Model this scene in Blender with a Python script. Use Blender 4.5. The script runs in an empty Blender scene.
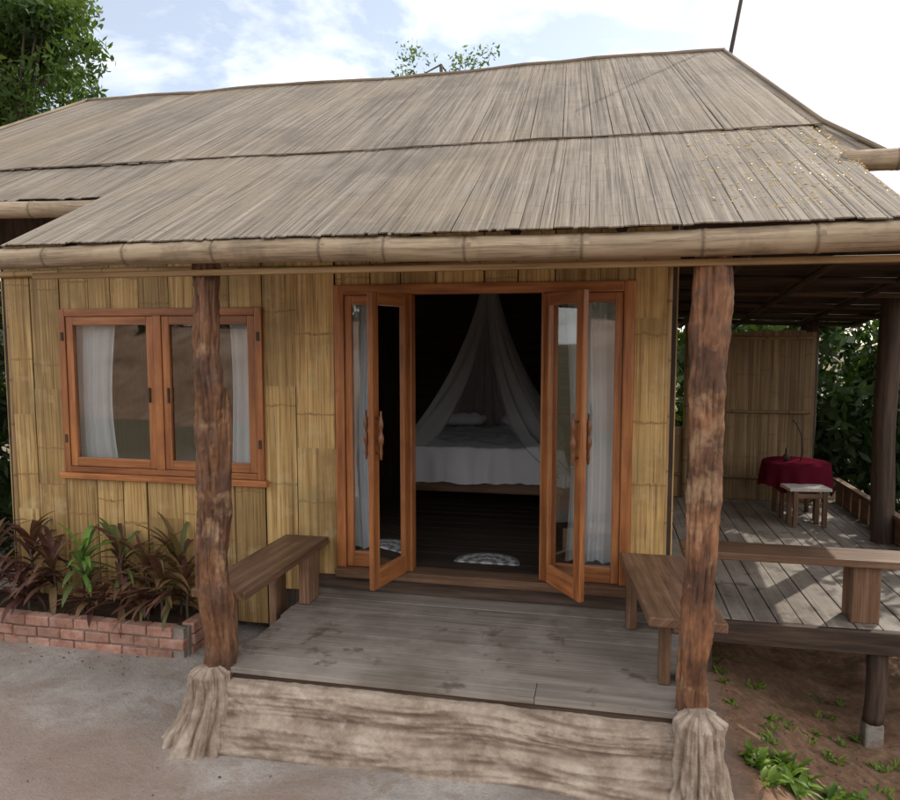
import bpy, math, random
import numpy as np
import bmesh
from mathutils import Vector, noise
random.seed(7); np.random.seed(7)
S=bpy.context.scene
R=random.random
def U(a,b): return a+(b-a)*random.random()

# ------------------------------------------------------------ mesh builder
class MB:
    def __init__(s): s.V=[];s.F=[];s.UV=[];s.C=[]
    def add(s,vs,fs,uvs,col):
        n=len(s.V); s.V+=[tuple(v) for v in vs]
        for f in fs: s.F.append([i+n for i in f])
        s.UV+=uvs
        if isinstance(col,list): s.C+=col
        else: s.C+=[col]*len(vs)
    def build(s,name,mat,parent=None,smooth=False,bevel=0,recalc=True,segs=2):
        me=bpy.data.meshes.new(name); me.from_pydata(s.V,[],s.F)
        uvl=me.uv_layers.new(name='UVMap')
        flat=[c for f in s.UV for p in f for c in p]
        uvl.data.foreach_set('uv',flat)
        ca=me.color_attributes.new('rnd','FLOAT_COLOR','POINT')
        arr=np.ones((len(s.V),4),dtype=np.float32); arr[:,:2]=np.array(s.C,dtype=np.float32)[:,:2]; arr[:,2]=0
        ca.data.foreach_set('color',arr.ravel())
        if recalc:
            bm=bmesh.new(); bm.from_mesh(me); bmesh.ops.recalc_face_normals(bm,faces=bm.faces); bm.to_mesh(me); bm.free()
        if smooth: me.polygons.foreach_set('use_smooth',[True]*len(me.polygons))
        me.materials.append(mat)
        o=bpy.data.objects.new(name,me); S.collection.objects.link(o)
        if parent: o.parent=parent
        if bevel:
            m=o.modifiers.new('b','BEVEL'); m.width=bevel; m.segments=segs; m.limit_method='ANGLE'
        return o
def empty(name):
    o=bpy.data.objects.new(name,None); S.collection.objects.link(o); return o

BF=[(0,1,3,2),(4,6,7,5),(0,4,5,1),(2,3,7,6),(0,2,6,4),(1,5,7,3)]
BAX=[(1,2),(1,2),(0,2),(0,2),(0,1),(0,1)]
def box(mb,o,a,b,c,rnd=None,dark=0):
    o=Vector(o);a=Vector(a);b=Vector(b);c=Vector(c)
    L=[a.length,b.length,c.length]; lg=L.index(max(L)); ou,ov=U(0,9),U(0,9)
    vs=[];loc=[]
    for i in (0,1):
        for j in (0,1):
            for k in (0,1):
                vs.append(o+a*i+b*j+c*k); loc.append((i*L[0],j*L[1],k*L[2]))
    uvs=[]
    for f,ax in zip(BF,BAX):
        p,q=ax
        if p==lg: p,q=q,p
        uvs.append([(loc[i][p]+ou,loc[i][q]+ov) for i in f])
    mb.add(vs,BF,uvs,(R() if rnd is None else rnd,dark))
def bx(mb,x0,x1,y0,y1,z0,z1,rnd=None,dark=0):
    box(mb,(x0,y0,z0),(x1-x0,0,0),(0,y1-y0,0),(0,0,z1-z0),rnd,dark)
def slat(mb,p00,p10,p01,p11,nrm,th,crown,rnd=None,dark=0):
    p00,p10,p01,p11,nrm=map(Vector,(p00,p10,p01,p11,nrm)); n=4
    w=(p10-p00).length; l=(p01-p00).length; ou,ov=U(0,20),U(0,20)
    vs=[];uv=[]
    for s,(A,B) in enumerate(((p00,p10),(p01,p11))):
        for k in range(n):
            t=k/(n-1); vs.append(A.lerp(B,t)+nrm*(th+crown*4*t*(1-t))); uv.append((t*w+ou,s*l+ov))
    for s,(A,B) in enumerate(((p00,p10),(p01,p11))):
        for k in (0,1): vs.append(A if k==0 else B); uv.append((k*w+ou,s*l+ov))
    fs=[(0,1,5,4),(1,2,6,5),(2,3,7,6),(8,0,4,10),(3,9,11,7),(8,9,3,2,1,0),(4,5,6,7,11,10)]
    mb.add(vs,fs,[[uv[i] for i in f] for f in fs],(R() if rnd is None else rnd,dark))
def tube(mb,pts,rad,seg=12,rnd=None,dark=None,amp=0,freq=6,ridge=0,nr=7):
    pts=[Vector(p) for p in pts]; n=len(pts); rnd=R() if rnd is None else rnd
    vs=[];cs=[];uv=[];l=0; ou=U(0,9);ph=U(0,6)
    dm=(pts[-1]-pts[0]).normalized()
    for i,p in enumerate(pts):
        d=(pts[min(i+1,n-1)]-pts[max(i-1,0)]).normalized()
        if amp: d=dm
        ref=Vector((1,0,0)) if abs(d.z)>.8 else Vector((0,0,1))
        x=d.cross(ref).normalized(); y=d.cross(x)
        if i: l+=(p-pts[i-1]).length
        for k in range(seg):
            t=2*math.pi*k/seg; r=rad[i]*(1+ridge*math.sin(nr*t+ph+l*1.3))
            dv=(x*math.cos(t)+y*math.sin(t)); q=p+dv*r
            g=0
            if amp:
                a=noise.noise(Vector((math.cos(t)*1.6,math.sin(t)*1.6,l*freq*.45+ou)))
                b=noise.noise(Vector((math.cos(t)*5,math.sin(t)*5,l*freq*.5+ou)))
                c=noise.noise(Vector((math.cos(t)*12,math.sin(t)*12,l*freq*1.5+ou)))
                e=noise.noise(Vector((math.cos(t)*22,math.sin(t)*22,l*freq*5+ou)))
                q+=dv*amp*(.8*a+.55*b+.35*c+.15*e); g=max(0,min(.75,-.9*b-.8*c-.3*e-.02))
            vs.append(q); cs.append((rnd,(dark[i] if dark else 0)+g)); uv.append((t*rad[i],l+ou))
    fs=[];uvs=[]
    for i in range(n-1):
        for k in range(seg):
            k2=(k+1)%seg
            fs.append((i*seg+k,i*seg+k2,(i+1)*seg+k2,(i+1)*seg+k))
            rm=rad[0] if amp else rad[i]
            u0=k/seg*2*math.pi*rm;u1=(k+1)/seg*2*math.pi*rm; v0=uv[i*seg][1];v1=uv[(i+1)*seg][1]
            uvs.append([(u0,v0),(u1,v0),(u1,v1),(u0,v1)])
    fs.append(tuple(range(seg))); uvs.append([(vs[i].x,vs[i].z) for i in range(seg)])
    fs.append(tuple(range((n-1)*seg,n*seg))); uvs.append([(vs[i].x,vs[i].z) for i in range((n-1)*seg,n*seg)])
    mb.add(vs,fs,uvs,cs)
def bamboo(mb,p0,p1,r0,r1=None,space=.36,seg=18,bend=.01,rnd=None):
    p0=Vector(p0);p1=Vector(p1);L=(p1-p0).length; r1=r1 or r0
    x=U(.05,space); nodes=[]
    while x<L-.03: nodes.append(x); x+=space*U(.65,1.35)
    prof=[(0,1,0)]
    for nd in nodes:
        prof+=[(nd-.03,1.0,.0),(nd-.012,1.05,.1),(nd-.003,1.02,.6),(nd+.004,1.02,.6),(nd+.012,1.06,.1),(nd+.035,1.0,.0)]
    for i in range(1,int(L/.12)): prof.append((i*.12,1.0,0)) if min([abs(i*.12-q) for q in nodes]+[9])>.05 else None
    prof.append((L,1,0)); prof.sort()
    d=(p1-p0)/L; a=U(0,6)
    pts=[];rad=[];dk=[]
    for s,k,g in prof:
        t=s/L; pts.append(p0+d*s+Vector((0,math.sin(a+s*1.3)*bend,math.cos(a+s*1.7)*bend))); rad.append((r0+(r1-r0)*t)*k*(1+.03*math.sin(s*2.1+a))); dk.append(g)
    tube(mb,pts,rad,seg,rnd,dk)

# ------------------------------------------------------------ materials
def newmat(name):
    m=bpy.data.materials.new(name); m.use_nodes=True; nt=m.node_tree; nt.nodes.clear()
    return m,nt
def nd(nt,t,ins=None,**kw):
    n=nt.nodes.new(t)
    for k,v in kw.items(): setattr(n,k,v)
    if ins:
        for k,v in ins.items():
            if hasattr(v,'is_output'): nt.links.new(v,n.inputs[k])
            else: n.inputs[k].default_value=v
    return n
def c4(c): return (c[0],c[1],c[2],1)
def ramp(nt,fac,stops):
    n=nt.nodes.new('ShaderNodeValToRGB'); nt.links.new(fac,n.inputs[0]); e=n.color_ramp.elements
    while len(e)<len(stops): e.new(.5)
    for i,(p,c) in enumerate(stops): e[i].position=p; e[i].color=c4(c)
    return n.outputs[0]
def mix(nt,f,a,b,bt='MIX'):
    n=nt.nodes.new('ShaderNodeMix'); n.data_type='RGBA'; n.blend_type=bt
    for i,v in ((0,f),(6,a),(7,b)):
        if hasattr(v,'is_output'): nt.links.new(v,n.inputs[i])
        else: n.inputs[i].default_value=v if i==0 else c4(v)
    return n.outputs[2]
def maprange(nt,v,a,b,c=0,d=1):
    return nd(nt,'ShaderNodeMapRange',{0:v,1:a,2:b,3:c,4:d}).outputs[0]
def mth(nt,op,a,b=0,clamp=False):
    return nd(nt,'ShaderNodeMath',{0:a,1:b},operation=op,use_clamp=clamp).outputs[0]
def noi(nt,vec,scale,detail=4,rough=.6,dist=0):
    return nd(nt,'ShaderNodeTexNoise',{'Vector':vec,'Scale':scale,'Detail':detail,'Roughness':rough,'Distortion':dist}).outputs[0]

def streak(name,dark,mid,light,su=40,sv=1.5,ra=.3,rough=.7,bump=.3,band=None,blotches=(),darkcol=(.05,.03,.02),spec=.3,crack=None,bdist=.004,cw=.022):
    m,nt=newmat(name)
    tc=nd(nt,'ShaderNodeTexCoord'); at=nd(nt,'ShaderNodeAttribute',attribute_name='rnd')
    sp=nd(nt,'ShaderNodeSeparateColor',{0:at.outputs[0]}); rn=sp.outputs[0]; dk=sp.outputs[1]
    off=nd(nt,'ShaderNodeVectorMath',{0:(37.,19.,11.),3:rn},operation='SCALE').outputs[0]
    v=nd(nt,'ShaderNodeVectorMath',{0:tc.outputs['UV'],1:(su,sv,1),2:off},operation='MULTIPLY_ADD').outputs[0]
    n1=noi(nt,v,1,4,.68)
    col=ramp(nt,n1,[(.3,dark),(.5,mid),(.72,light)])
    h=n1
    if crack:
        v2=nd(nt,'ShaderNodeVectorMath',{0:tc.outputs['UV'],1:(su*1.3,sv*.5,1),2:off},operation='MULTIPLY_ADD').outputs[0]
        n2=noi(nt,v2,1.1,2,.5)
        a=mth(nt,'ABSOLUTE',mth(nt,'SUBTRACT',n2,.5)); ck=maprange(nt,a,0,cw,crack,0)
        col=mix(nt,ck,col,darkcol); h=mth(nt,'SUBTRACT',n1,ck)
    sc=maprange(nt,rn,0,1,1-ra,1+ra)
    col=nd(nt,'ShaderNodeVectorMath',{0:col,3:sc},operation='SCALE').outputs[0]
    if band:
        spc,w,bc,am=band
        s=nd(nt,'ShaderNodeSeparateXYZ',{0:tc.outputs['UV']})
        wob=noi(nt,tc.outputs['UV'],11,2)
        f=mth(nt,'FRACT',mth(nt,'ADD',mth(nt,'ADD',mth(nt,'DIVIDE',s.outputs[1],spc),mth(nt,'MULTIPLY',rn,9.7)),mth(nt,'MULTIPLY',wob,.10)))
        a=mth(nt,'ABSOLUTE',mth(nt,'SUBTRACT',f,.5)); bd=maprange(nt,a,w,0,0,am)
        bd=mth(nt,'MULTIPLY',bd,maprange(nt,n1,.35,.6,.3,1))
        col=mix(nt,bd,col,bc)
    for bc,bs,lo,hi,am in blotches:
        n3=noi(nt,tc.outputs['Object'],bs,4,.65)
        col=mix(nt,maprange(nt,n3,lo,hi,0,am),col,bc)
    col=mix(nt,dk,col,darkcol)
    bp=nd(nt,'ShaderNodeBump',{'Strength':bump,'Distance':bdist,'Height':h})
    b=nd(nt,'ShaderNodeBsdfPrincipled',{'Base Color':col,'Roughness':rough,'Specular IOR Level':spec,'Normal':bp.outputs[0]})
    o=nd(nt,'ShaderNodeOutputMaterial',{0:b.outputs[0]}); return m

def blot(name,cols,scale,rough=.9,bump=.5,bdist=.01,fine=40,extra=(),dirt_shade=(.06,.045,.035)):
    m,nt=newmat(name); tc=nd(nt,'ShaderNodeTexCoord'); P=tc.outputs['Object']
    n1=noi(nt,P,scale,5,.65,.2); n2=noi(nt,P,fine,4,.7)
    col=ramp(nt,n1,[(.3+.4*i/(len(cols)-1),c) for i,c in enumerate(cols)])
    col=mix(nt,maprange(nt,n2,.35,.7,0,.5),col,nd(nt,'ShaderNodeVectorMath',{0:col,3:.6},operation='SCALE').outputs[0])
    at=nd(nt,'ShaderNodeAttribute',attribute_name='rnd'); sp=nd(nt,'ShaderNodeSeparateColor',{0:at.outputs[0]})
    col=nd(nt,'ShaderNodeVectorMath',{0:col,3:maprange(nt,sp.outputs[0],0,1,.8,1.2)},operation='SCALE').outputs[0]
    for bc,bs,lo,hi,am in extra:
        col=mix(nt,maprange(nt,noi(nt,P,bs,5,.65,.4),lo,hi,0,am),col,bc)
    col=mix(nt,sp.outputs[1],col,dirt_shade)  # vertex mask darkens hollows: shade painted into the colour
    h=mth(nt,'ADD',n1,mth(nt,'MULTIPLY',n2,.4))
    bp=nd(nt,'ShaderNodeBump',{'Strength':bump,'Distance':bdist,'Height':h})
    b=nd(nt,'ShaderNodeBsdfPrincipled',{'Base Color':col,'Roughness':rough,'Specular IOR Level':.2,'Normal':bp.outputs[0]})
    nd(nt,'ShaderNodeOutputMaterial',{0:b.outputs[0]}); return m

def leafmat(name,stops,trans=.35,rough=.5):
    m,nt=newmat(name); at=nd(nt,'ShaderNodeAttribute',attribute_name='rnd'); sp=nd(nt,'ShaderNodeSeparateColor',{0:at.outputs[0]})
    col=ramp(nt,sp.outputs[0],stops)
    b=nd(nt,'ShaderNodeBsdfPrincipled',{'Base Color':col,'Roughness':rough,'Specular IOR Level':.3})
    c2=nd(nt,'ShaderNodeVectorMath',{0:col,1:(1.2,1.3,.5)},operation='MULTIPLY').outputs[0]
    t=nd(nt,'ShaderNodeBsdfTranslucent',{0:c2}); mx=nd(nt,'ShaderNodeMixShader',{0:trans,1:b.outputs[0],2:t.outputs[0]})
    nd(nt,'ShaderNodeOutputMaterial',{0:mx.outputs[0]}); return m
def cloth(name,col,alpha=1,trans=.4):
    m,nt=newmat(name)
    d=nd(nt,'ShaderNodeBsdfDiffuse',{0:c4(col)}); t=nd(nt,'ShaderNodeBsdfTranslucent',{0:c4(col)})
    mx=nd(nt,'ShaderNodeMixShader',{0:trans,1:d.outputs[0],2:t.outputs[0]}); out=mx
    if alpha<1:
        tr=nd(nt,'ShaderNodeBsdfTransparent'); out=nd(nt,'ShaderNodeMixShader',{0:alpha,1:tr.outputs[0],2:mx.outputs[0]})
    nd(nt,'ShaderNodeOutputMaterial',{0:out.outputs[0]}); return m

M_wall=streak('split_bamboo_wall',(.21,.12,.042),(.43,.275,.105),(.60,.43,.20),su=36,sv=.8,ra=.28,rough=.55,bump=.5,
   band=(.62,.018,(.17,.095,.04),.85),blotches=[((.19,.125,.055),1.3,.48,.68,.65),((.33,.29,.13),2.4,.56,.73,.4),((.60,.49,.29),3.5,.56,.75,.45)],darkcol=(.09,.048,.02),crack=.75,spec=.3,cw=.022)
M_roof=streak('weathered_bamboo_roof',(.08,.064,.05),(.20,.168,.132),(.295,.255,.205),su=48,sv=.8,ra=.15,rough=.85,bump=.6,
   band=(.38,.018,(.07,.052,.04),.75),blotches=[((.235,.18,.12),.7,.5,.7,.55),((.085,.068,.058),1.1,.52,.74,.6),((.29,.26,.22),5,.58,.75,.4)],darkcol=(.04,.028,.022),crack=.75,cw=.02)
M_pole=streak('weathered_bamboo_pole',(.14,.10,.065),(.29,.22,.145),(.39,.31,.215),su=22,sv=1.5,ra=.12,rough=.65,bump=.4,
   blotches=[((.11,.08,.055),4,.50,.70,.65),((.42,.34,.22),3,.55,.7,.4)],darkcol=(.07,.045,.03),crack=.5)
M_pole2=streak('tan_bamboo_pole',(.17,.10,.045),(.30,.19,.085),(.40,.27,.14),su=25,sv=1.5,ra=.2,rough=.5,bump=.3,darkcol=(.08,.05,.02))
M_door=streak('varnished_hardwood',(.17,.055,.018),(.33,.122,.040),(.46,.20,.07),su=24,sv=1.4,ra=.18,rough=.38,bump=.15,spec=.45,darkcol=(.03,.015,.01),blotches=[((.17,.06,.024),2.5,.50,.7,.55)])
M_deck=streak('weathered_deck_plank',(.13,.108,.09),(.20,.172,.146),(.28,.247,.215),su=24,sv=.9,ra=.10,rough=.72,bump=.35,
   blotches=[((.11,.084,.065),1.2,.48,.68,.7),((.33,.295,.26),1.8,.48,.68,.7),((.07,.048,.036),4,.60,.68,.7)],crack=.25,darkcol=(.06,.045,.035))
M_bench=streak('bench_plank',(.085,.045,.026),(.17,.095,.058),(.27,.165,.105),su=25,sv=1.2,ra=.2,rough=.45,bump=.3,blotches=[((.07,.04,.025),2.5,.50,.7,.55)],crack=.3)
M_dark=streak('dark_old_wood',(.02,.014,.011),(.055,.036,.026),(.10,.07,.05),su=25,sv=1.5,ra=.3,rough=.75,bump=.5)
M_post=streak('bark_post',(.09,.04,.023),(.20,.092,.045),(.32,.165,.085),su=12,sv=2.4,ra=.28,rough=.6,bump=.9,
   blotches=[((.07,.036,.024),3.2,.45,.60,.8),((.40,.26,.15),4.3,.55,.66,.6),((.10,.075,.06),9,.56,.68,.55)],bdist=.008,darkcol=(.035,.018,.012))
M_cem=blot('sculpted_cement',[(.22,.165,.125),(.35,.28,.22),(.46,.385,.31)],5,bump=1,bdist=.02,fine=30,extra=[((.16,.11,.08),2.6,.50,.68,.65),((.50,.43,.36),7,.56,.7,.5)],dirt_shade=(.13,.085,.06))  # last colour is the shade painted into the crevices
M_brick=blot('terracotta_brick',[(.26,.125,.09),(.40,.22,.165),(.48,.32,.26)],9,bump=.6,fine=60,extra=[((.20,.15,.12),5,.52,.68,.5)])
M_mortar=blot('mortar',[(.22,.18,.15),(.36,.31,.27)],8)
M_stool=blot('worn_white_paint',[(.35,.33,.30),(.52,.49,.45)],8)
M_conc=blot('concrete',[(.16,.15,.13),(.30,.28,.25)],6,extra=[((.16,.10,.07),7,.45,.6,.8)])
M_white=cloth('white_cotton',(.76,.78,.82),1,.15)
M_curt=cloth('curtain_fabric',(.84,.88,.93),1,.2)
M_net=cloth('mosquito_netting',(.84,.86,.86),.46,.45)
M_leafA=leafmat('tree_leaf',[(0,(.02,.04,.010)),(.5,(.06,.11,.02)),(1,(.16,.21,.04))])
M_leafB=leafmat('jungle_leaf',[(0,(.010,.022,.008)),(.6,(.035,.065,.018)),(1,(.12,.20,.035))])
M_cord=leafmat('cordyline_leaf',[(0,(.045,.018,.018)),(.4,(.12,.05,.038)),(.7,(.18,.12,.055)),(.85,(.09,.14,.04)),(1,(.17,.32,.06))],.25)
M_weed=leafmat('weed_leaf',[(0,(.06,.12,.02)),(1,(.22,.32,.05))])
M_yel=leafmat('yellow_fleck',[(0,(.42,.24,.05)),(1,(.62,.40,.07))],.2)
M_bark=blot('tree_bark',[(.06,.045,.035),(.13,.10,.08)],6)
M_burg=cloth('burgundy_cloth',(.10,.010,.022),1,.1)

def glassmat():
    m,nt=newmat('window_glass')
    fr=nd(nt,'ShaderNodeFresnel',{'IOR':1.5}); f=mth(nt,'ADD',mth(nt,'MULTIPLY',fr.outputs[0],1.5),.09,True)
    t=nd(nt,'ShaderNodeBsdfTransparent',{0:(.92,.95,.95,1)}); g=nd(nt,'ShaderNodeBsdfGlossy',{'Roughness':.02,'Color':(.95,.95,.95,1)})
    mx=nd(nt,'ShaderNodeMixShader',{0:f,1:t.outputs[0],2:g.outputs[0]}); nd(nt,'ShaderNodeOutputMaterial',{0:mx.outputs[0]}); return m
M_glass=glassmat()

def groundmat():
    m,nt=newmat('yard_ground'); tc=nd(nt,'ShaderNodeTexCoord'); P=tc.outputs['Object']; s=nd(nt,'ShaderNodeSeparateXYZ',{0:P})
    n1=noi(nt,P,1.3,6,.62,.3); n2=noi(nt,P,14,6,.7); n3=noi(nt,P,70,4,.7)
    yard=ramp(nt,n1,[(.34,(.25,.215,.19)),(.5,(.345,.31,.28)),(.66,(.45,.415,.38))])
    yard=mix(nt,maprange(nt,n2,.48,.70,0,.4),yard,(.21,.17,.14))
    n5=noi(nt,P,3.2,6,.7,.8)
    yard=mix(nt,maprange(nt,n5,.52,.62,0,.55),yard,(.26,.195,.155))
    wx=mth(nt,'ADD',s.outputs[1],mth(nt,'MULTIPLY',s.outputs[0],.22))
    mud=maprange(nt,mth(nt,'ADD',wx,mth(nt,'MULTIPLY',n1,1.4)),-1.75,-1.25,1,0)
    yard=mix(nt,mth(nt,'MULTIPLY',mud,.65),yard,(.31,.22,.175))
    dirt_shade=ramp(nt,n2,[(.3,(.10,.055,.035)),(.5,(.20,.112,.068)),(.7,(.30,.185,.12))])  # bare brown earth, its own colour
    dirt_shade=mix(nt,maprange(nt,n5,.5,.65,0,.6),dirt_shade,(.10,.085,.04))
    side=maprange(nt,mth(nt,'ADD',s.outputs[0],mth(nt,'MULTIPLY',n2,.3)),.6,1.0,0,1)
    far=maprange(nt,nd(nt,'ShaderNodeVectorMath',{0:P},operation='LENGTH').outputs[1],9,13,0,1)
    col=mix(nt,side,yard,dirt_shade); col=mix(nt,mth(nt,'MULTIPLY',far,.8),col,(.14,.12,.06))
    col=mix(nt,maprange(nt,n3,.4,.7,0,.35),col,(.16,.125,.10))
    h=mth(nt,'ADD',mth(nt,'ADD',mth(nt,'MULTIPLY',n2,.7),n1),mth(nt,'MULTIPLY',n3,.25))
    bp=nd(nt,'ShaderNodeBump',{'Strength':.8,'Distance':.035,'Height':h})
    b=nd(nt,'ShaderNodeBsdfPrincipled',{'Base Color':col,'Roughness':.92,'Specular IOR Level':.15,'Normal':bp.outputs[0]})
    nd(nt,'ShaderNodeOutputMaterial',{0:b.outputs[0]}); return m
M_ground=groundmat()

# ------------------------------------------------------------ ground
def sm(a,b,x):
    t=max(0,min(1,(x-a)/(b-a))); return t*t*(3-2*t)
def gz(x,y):
    z=-.52
    k=sm(.65,1.9,x)*sm(-3.2,-1.0,y)
    z-=.42*k
    z-=sm(2.5,9,x)*1.0
    z+=.018*noise.noise(Vector((x*1.1,y*1.1,0)))*1.5+.012*noise.noise(Vector((x*5,y*5,3)))+k*.06*noise.noise(Vector((x*4,y*4,1)))
    return z
def axis(lo,hi,fine,c0,c1,n):
    a=list(np.arange(c0,c1,fine)); L=[c0-(c0-lo)*(i/n)**2.5 for i in range(n,0,-1)]; H=[c1+(hi-c1)*(i/n)**2.5 for i in range(0,n+1)]
    return L+a+H
xs=axis(-400,400,.06,-6,3.4,18); ys=axis(-400,400,.06,-4.2,2,18)
mb=MB(); nx=len(xs);ny=len(ys)
vs=[(x,y,gz(x,y)) for y in ys for x in xs]
fs=[(j*nx+i,j*nx+i+1,(j+1)*nx+i+1,(j+1)*nx+i) for j in range(ny-1) for i in range(nx-1)]
mb.add(vs,fs,[[(0,0)]*4]*len(fs),(.5,0)); mb.build('ground',M_ground,smooth=True,recalc=False)

# ------------------------------------------------------------ house
H=empty('bamboo_house')
mb=MB()
def wallcols(x0,x1,z0,z1,n):
    e=[x0]+[x0+(x1-x0)*(i/n)+U(-.045,.045) for i in range(1,n)]+[x1]
    for a,b in zip(e[:-1],e[1:]):
        z=z0; lift=U(0,.014)
        cr=R()
        while z<z1-.001:
            h=U(.75,1.7); zz=z1 if z+h>z1-.35 else z+h
            y=-U(0,.004)-lift
            t=U(-.006,.006); g=U(.004,.010)
            slat(mb,(a+.002,y,z),(b-g+t,y,z),(a+.002,y-.005,zz+.012),(b-g,y-.005,zz+.012),(0,-1,0),.010,.008,rnd=min(1,max(0,cr*.8+U(-.2,.3))))
            z=zz
wallcols(-4.95,-4.42,-.42,2.62,2)
wallcols(-4.42,-2.60,-.42,.75,7); wallcols(-4.42,-2.60,2.11,2.62,7)
wallcols(-2.60,-2.0,-.12,2.62,2); wallcols(-2.0,.21,2.27,2.62,8); wallcols(.21,.45,-.12,2.62,1)
mb.build('front_wall_panels',M_wall,H)
mb=MB()
def sheet(x0,x1,z0,z1): bx(mb,x0,x1,.004,.06,z0,z1,.5)
sheet(-4.95,-4.42,-.42,3.14);sheet(-4.42,-2.60,-.42,.75);sheet(-4.42,-2.60,2.11,3.14);sheet(-2.6,-2.0,-.42,3.14);sheet(-2.0,.21,2.27,3.14);sheet(.21,.45,-.42,3.14)
for xa,xb in ((-4.99,-4.95),(.45,.49)):
    pts=[(0.0,-.42),(4.4,-.42),(4.4,3.12),(2.2,4.40),(0.0,3.12)]
    vs=[(xa,y,z) for y,z in pts]+[(xb,y,z) for y,z in pts]
    fs=[(0,1,2,3,4),(9,8,7,6,5)]+[(i,(i+1)%5,(i+1)%5+5,i+5) for i in range(5)]
    mb.add(vs,fs,[[(vs[i][1],vs[i][2]) for i in f] for f in fs],(.4,0))
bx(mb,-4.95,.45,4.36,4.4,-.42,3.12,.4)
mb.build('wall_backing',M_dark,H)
mb=MB()
for xa,s in ((-4.992,-1),(.492,1)):
    n=16
    for i in range(n):
        a=4.4*i/n;b=4.4*(i+1)/n
        zt=min(3.10+.57*min(a,4.4-a),3.10+.57*min(b,4.4-b))
        slat(mb,(xa,a+.002,-.42),(xa,b-.002,-.42),(xa,a+.002,zt),(xa,b-.002,zt),(s,0,0),.008,.006)
mb.build('side_wall_panels',M_wall,H)
mb=MB()
bamboo(mb,(-5.0,-.045,2.40),(.5,-.045,2.40),.028,seg=12)
bamboo(mb,(-4.93,-.01,-.4),(-4.93,-.01,2.37),.02,seg=10)
bamboo(mb,(.44,-.012,-.3),(.44,-.012,2.37),.022,seg=10)
mb.build('wall_plate_pole',M_pole2,H,smooth=True)
mb=MB()
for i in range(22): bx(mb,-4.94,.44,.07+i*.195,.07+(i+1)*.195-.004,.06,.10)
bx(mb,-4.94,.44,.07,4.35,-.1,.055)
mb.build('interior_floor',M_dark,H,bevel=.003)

# --- doors
def frame(mb,o,xd,w,h,st,top,bot,d,yd=None):
    o=Vector(o); xd=Vector(xd).normalized(); yd=Vector((-xd.y,xd.x,0)) if yd is None else Vector(yd)
    Z=Vector((0,0,1))
    box(mb,o,xd*st,yd*d,Z*h); box(mb,o+xd*(w-st),xd*st,yd*d,Z*h)
    box(mb,o+xd*st,xd*(w-2*st),yd*d,Z*bot); box(mb,o+xd*st+Z*(h-top),xd*(w-2*st),yd*d,Z*top)
def pane(mb,o,xd,w,h):
    o=Vector(o);xd=Vector(xd).normalized(); Z=Vector((0,0,1))
    vs=[o,o+xd*w,o+xd*w+Z*h,o+Z*h]; mb.add(vs,[(0,1,2,3)],[[(0,0),(1,0),(1,1),(0,1)]],(.5,0))
D=MB(); G=MB()
bx(D,-2.0,-1.925,-.05,.07,.10,2.27); bx(D,.135,.21,-.05,.07,.10,2.27)
bx(D,-1.925,.135,-.05,.07,2.195,2.27)
bx(D,-1.455,-1.395,-.048,.068,.10,2.195); bx(D,-.435,-.375,-.048,.068,.10,2.195)
frame(D,(-1.923,-.03,.102),(1,0,0),.466,2.09,.055,.07,.12,.045)
frame(D,(-.373,-.03,.102),(1,0,0),.506,2.09,.055,.07,.12,.045)
pane(G,(-1.87,-.008,.22),(1,0,0),.36,1.91); pane(G,(-.32,-.008,.22),(1,0,0),.40,1.91)
def leaf(hx,fx,fy,side):
    h=Vector((hx,-.055,.115)); f=Vector((fx,fy,.115)); d=(f-h).normalized(); w=.52
    n=Vector((-d.y,d.x,0))
    frame(D,h-n*.02,d,w,2.07,.082,.085,.13,.04)
    pane(G,h+d*.08+Vector((0,0,.12)),d,w-.16,1.86)
    return h,d,n,w
L1=leaf(-1.425,-1.54,-.52,1); L2=leaf(-.405,-.15,-.43,1)
D.build('door_frames_and_leaves',M_door,H,bevel=.005)
mb=MB(); bx(mb,-2.0,.21,-.10,.069,.03,.099); mb.build('door_sill',M_bench,H,bevel=.006)
mb=MB()
for h,d,n,w in (L1,L2):
    for s in (-1,1):
        c=h+d*(w-.04)+n*s*.06; pts=[];rd=[]
        for i in range(25):
            t=i/24; pts.append(c+Vector((0,0,.92+.34*t))); rd.append(.007+.010*math.sin(math.pi*t)*(1+.55*math.sin(t*19)))
        tube(mb,pts,rd,12,rnd=.2,dark=[.5]*25)
        for zz in (.97,1.21): tube(mb,[h+d*(w-.04)+n*s*.018+Vector((0,0,zz)),c+Vector((0,0,zz))],[.008,.008],8,rnd=.2,dark=[.7]*2)
mb.build('door_handles',M_door,H,smooth=True)
W=MB()
bx(W,-4.42,-4.36,-.045,.07,.75,2.11); bx(W,-2.66,-2.60,-.045,.07,.75,2.11); bx(W,-4.36,-2.66,-.045,.07,2.05,2.11); bx(W,-4.45,-2.57,-.075,.069,.70,.75)
bx(W,-4.36,-2.66,-.045,.07,.752,.80); bx(W,-3.545,-3.475,-.043,.068,.80,2.05)
frame(W,(-4.357,-.035,.803),(1,0,0),.81,1.244,.065,.07,.075,.045); frame(W,(-3.472,-.035,.803),(1,0,0),.81,1.244,.065,.07,.075,.045)
pane(G,(-4.29,-.012,.87),(1,0,0),.68,1.12); pane(G,(-3.41,-.012,.87),(1,0,0),.68,1.12)
W.build('window_frame',M_door,H,bevel=.005)
mb=MB()
for x in (-4.385,-2.63):
    for z in (1.0,1.85): bx(mb,x-.012,x+.012,-.052,-.045,z,z+.07,.5)
bx(mb,-3.60,-3.585,-.05,-.035,1.35,1.47,.5); bx(mb,-3.43,-3.415,-.05,-.035,1.35,1.47,.5)
mb.build('window_hardware',M_dark,H,bevel=.002)
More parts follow.
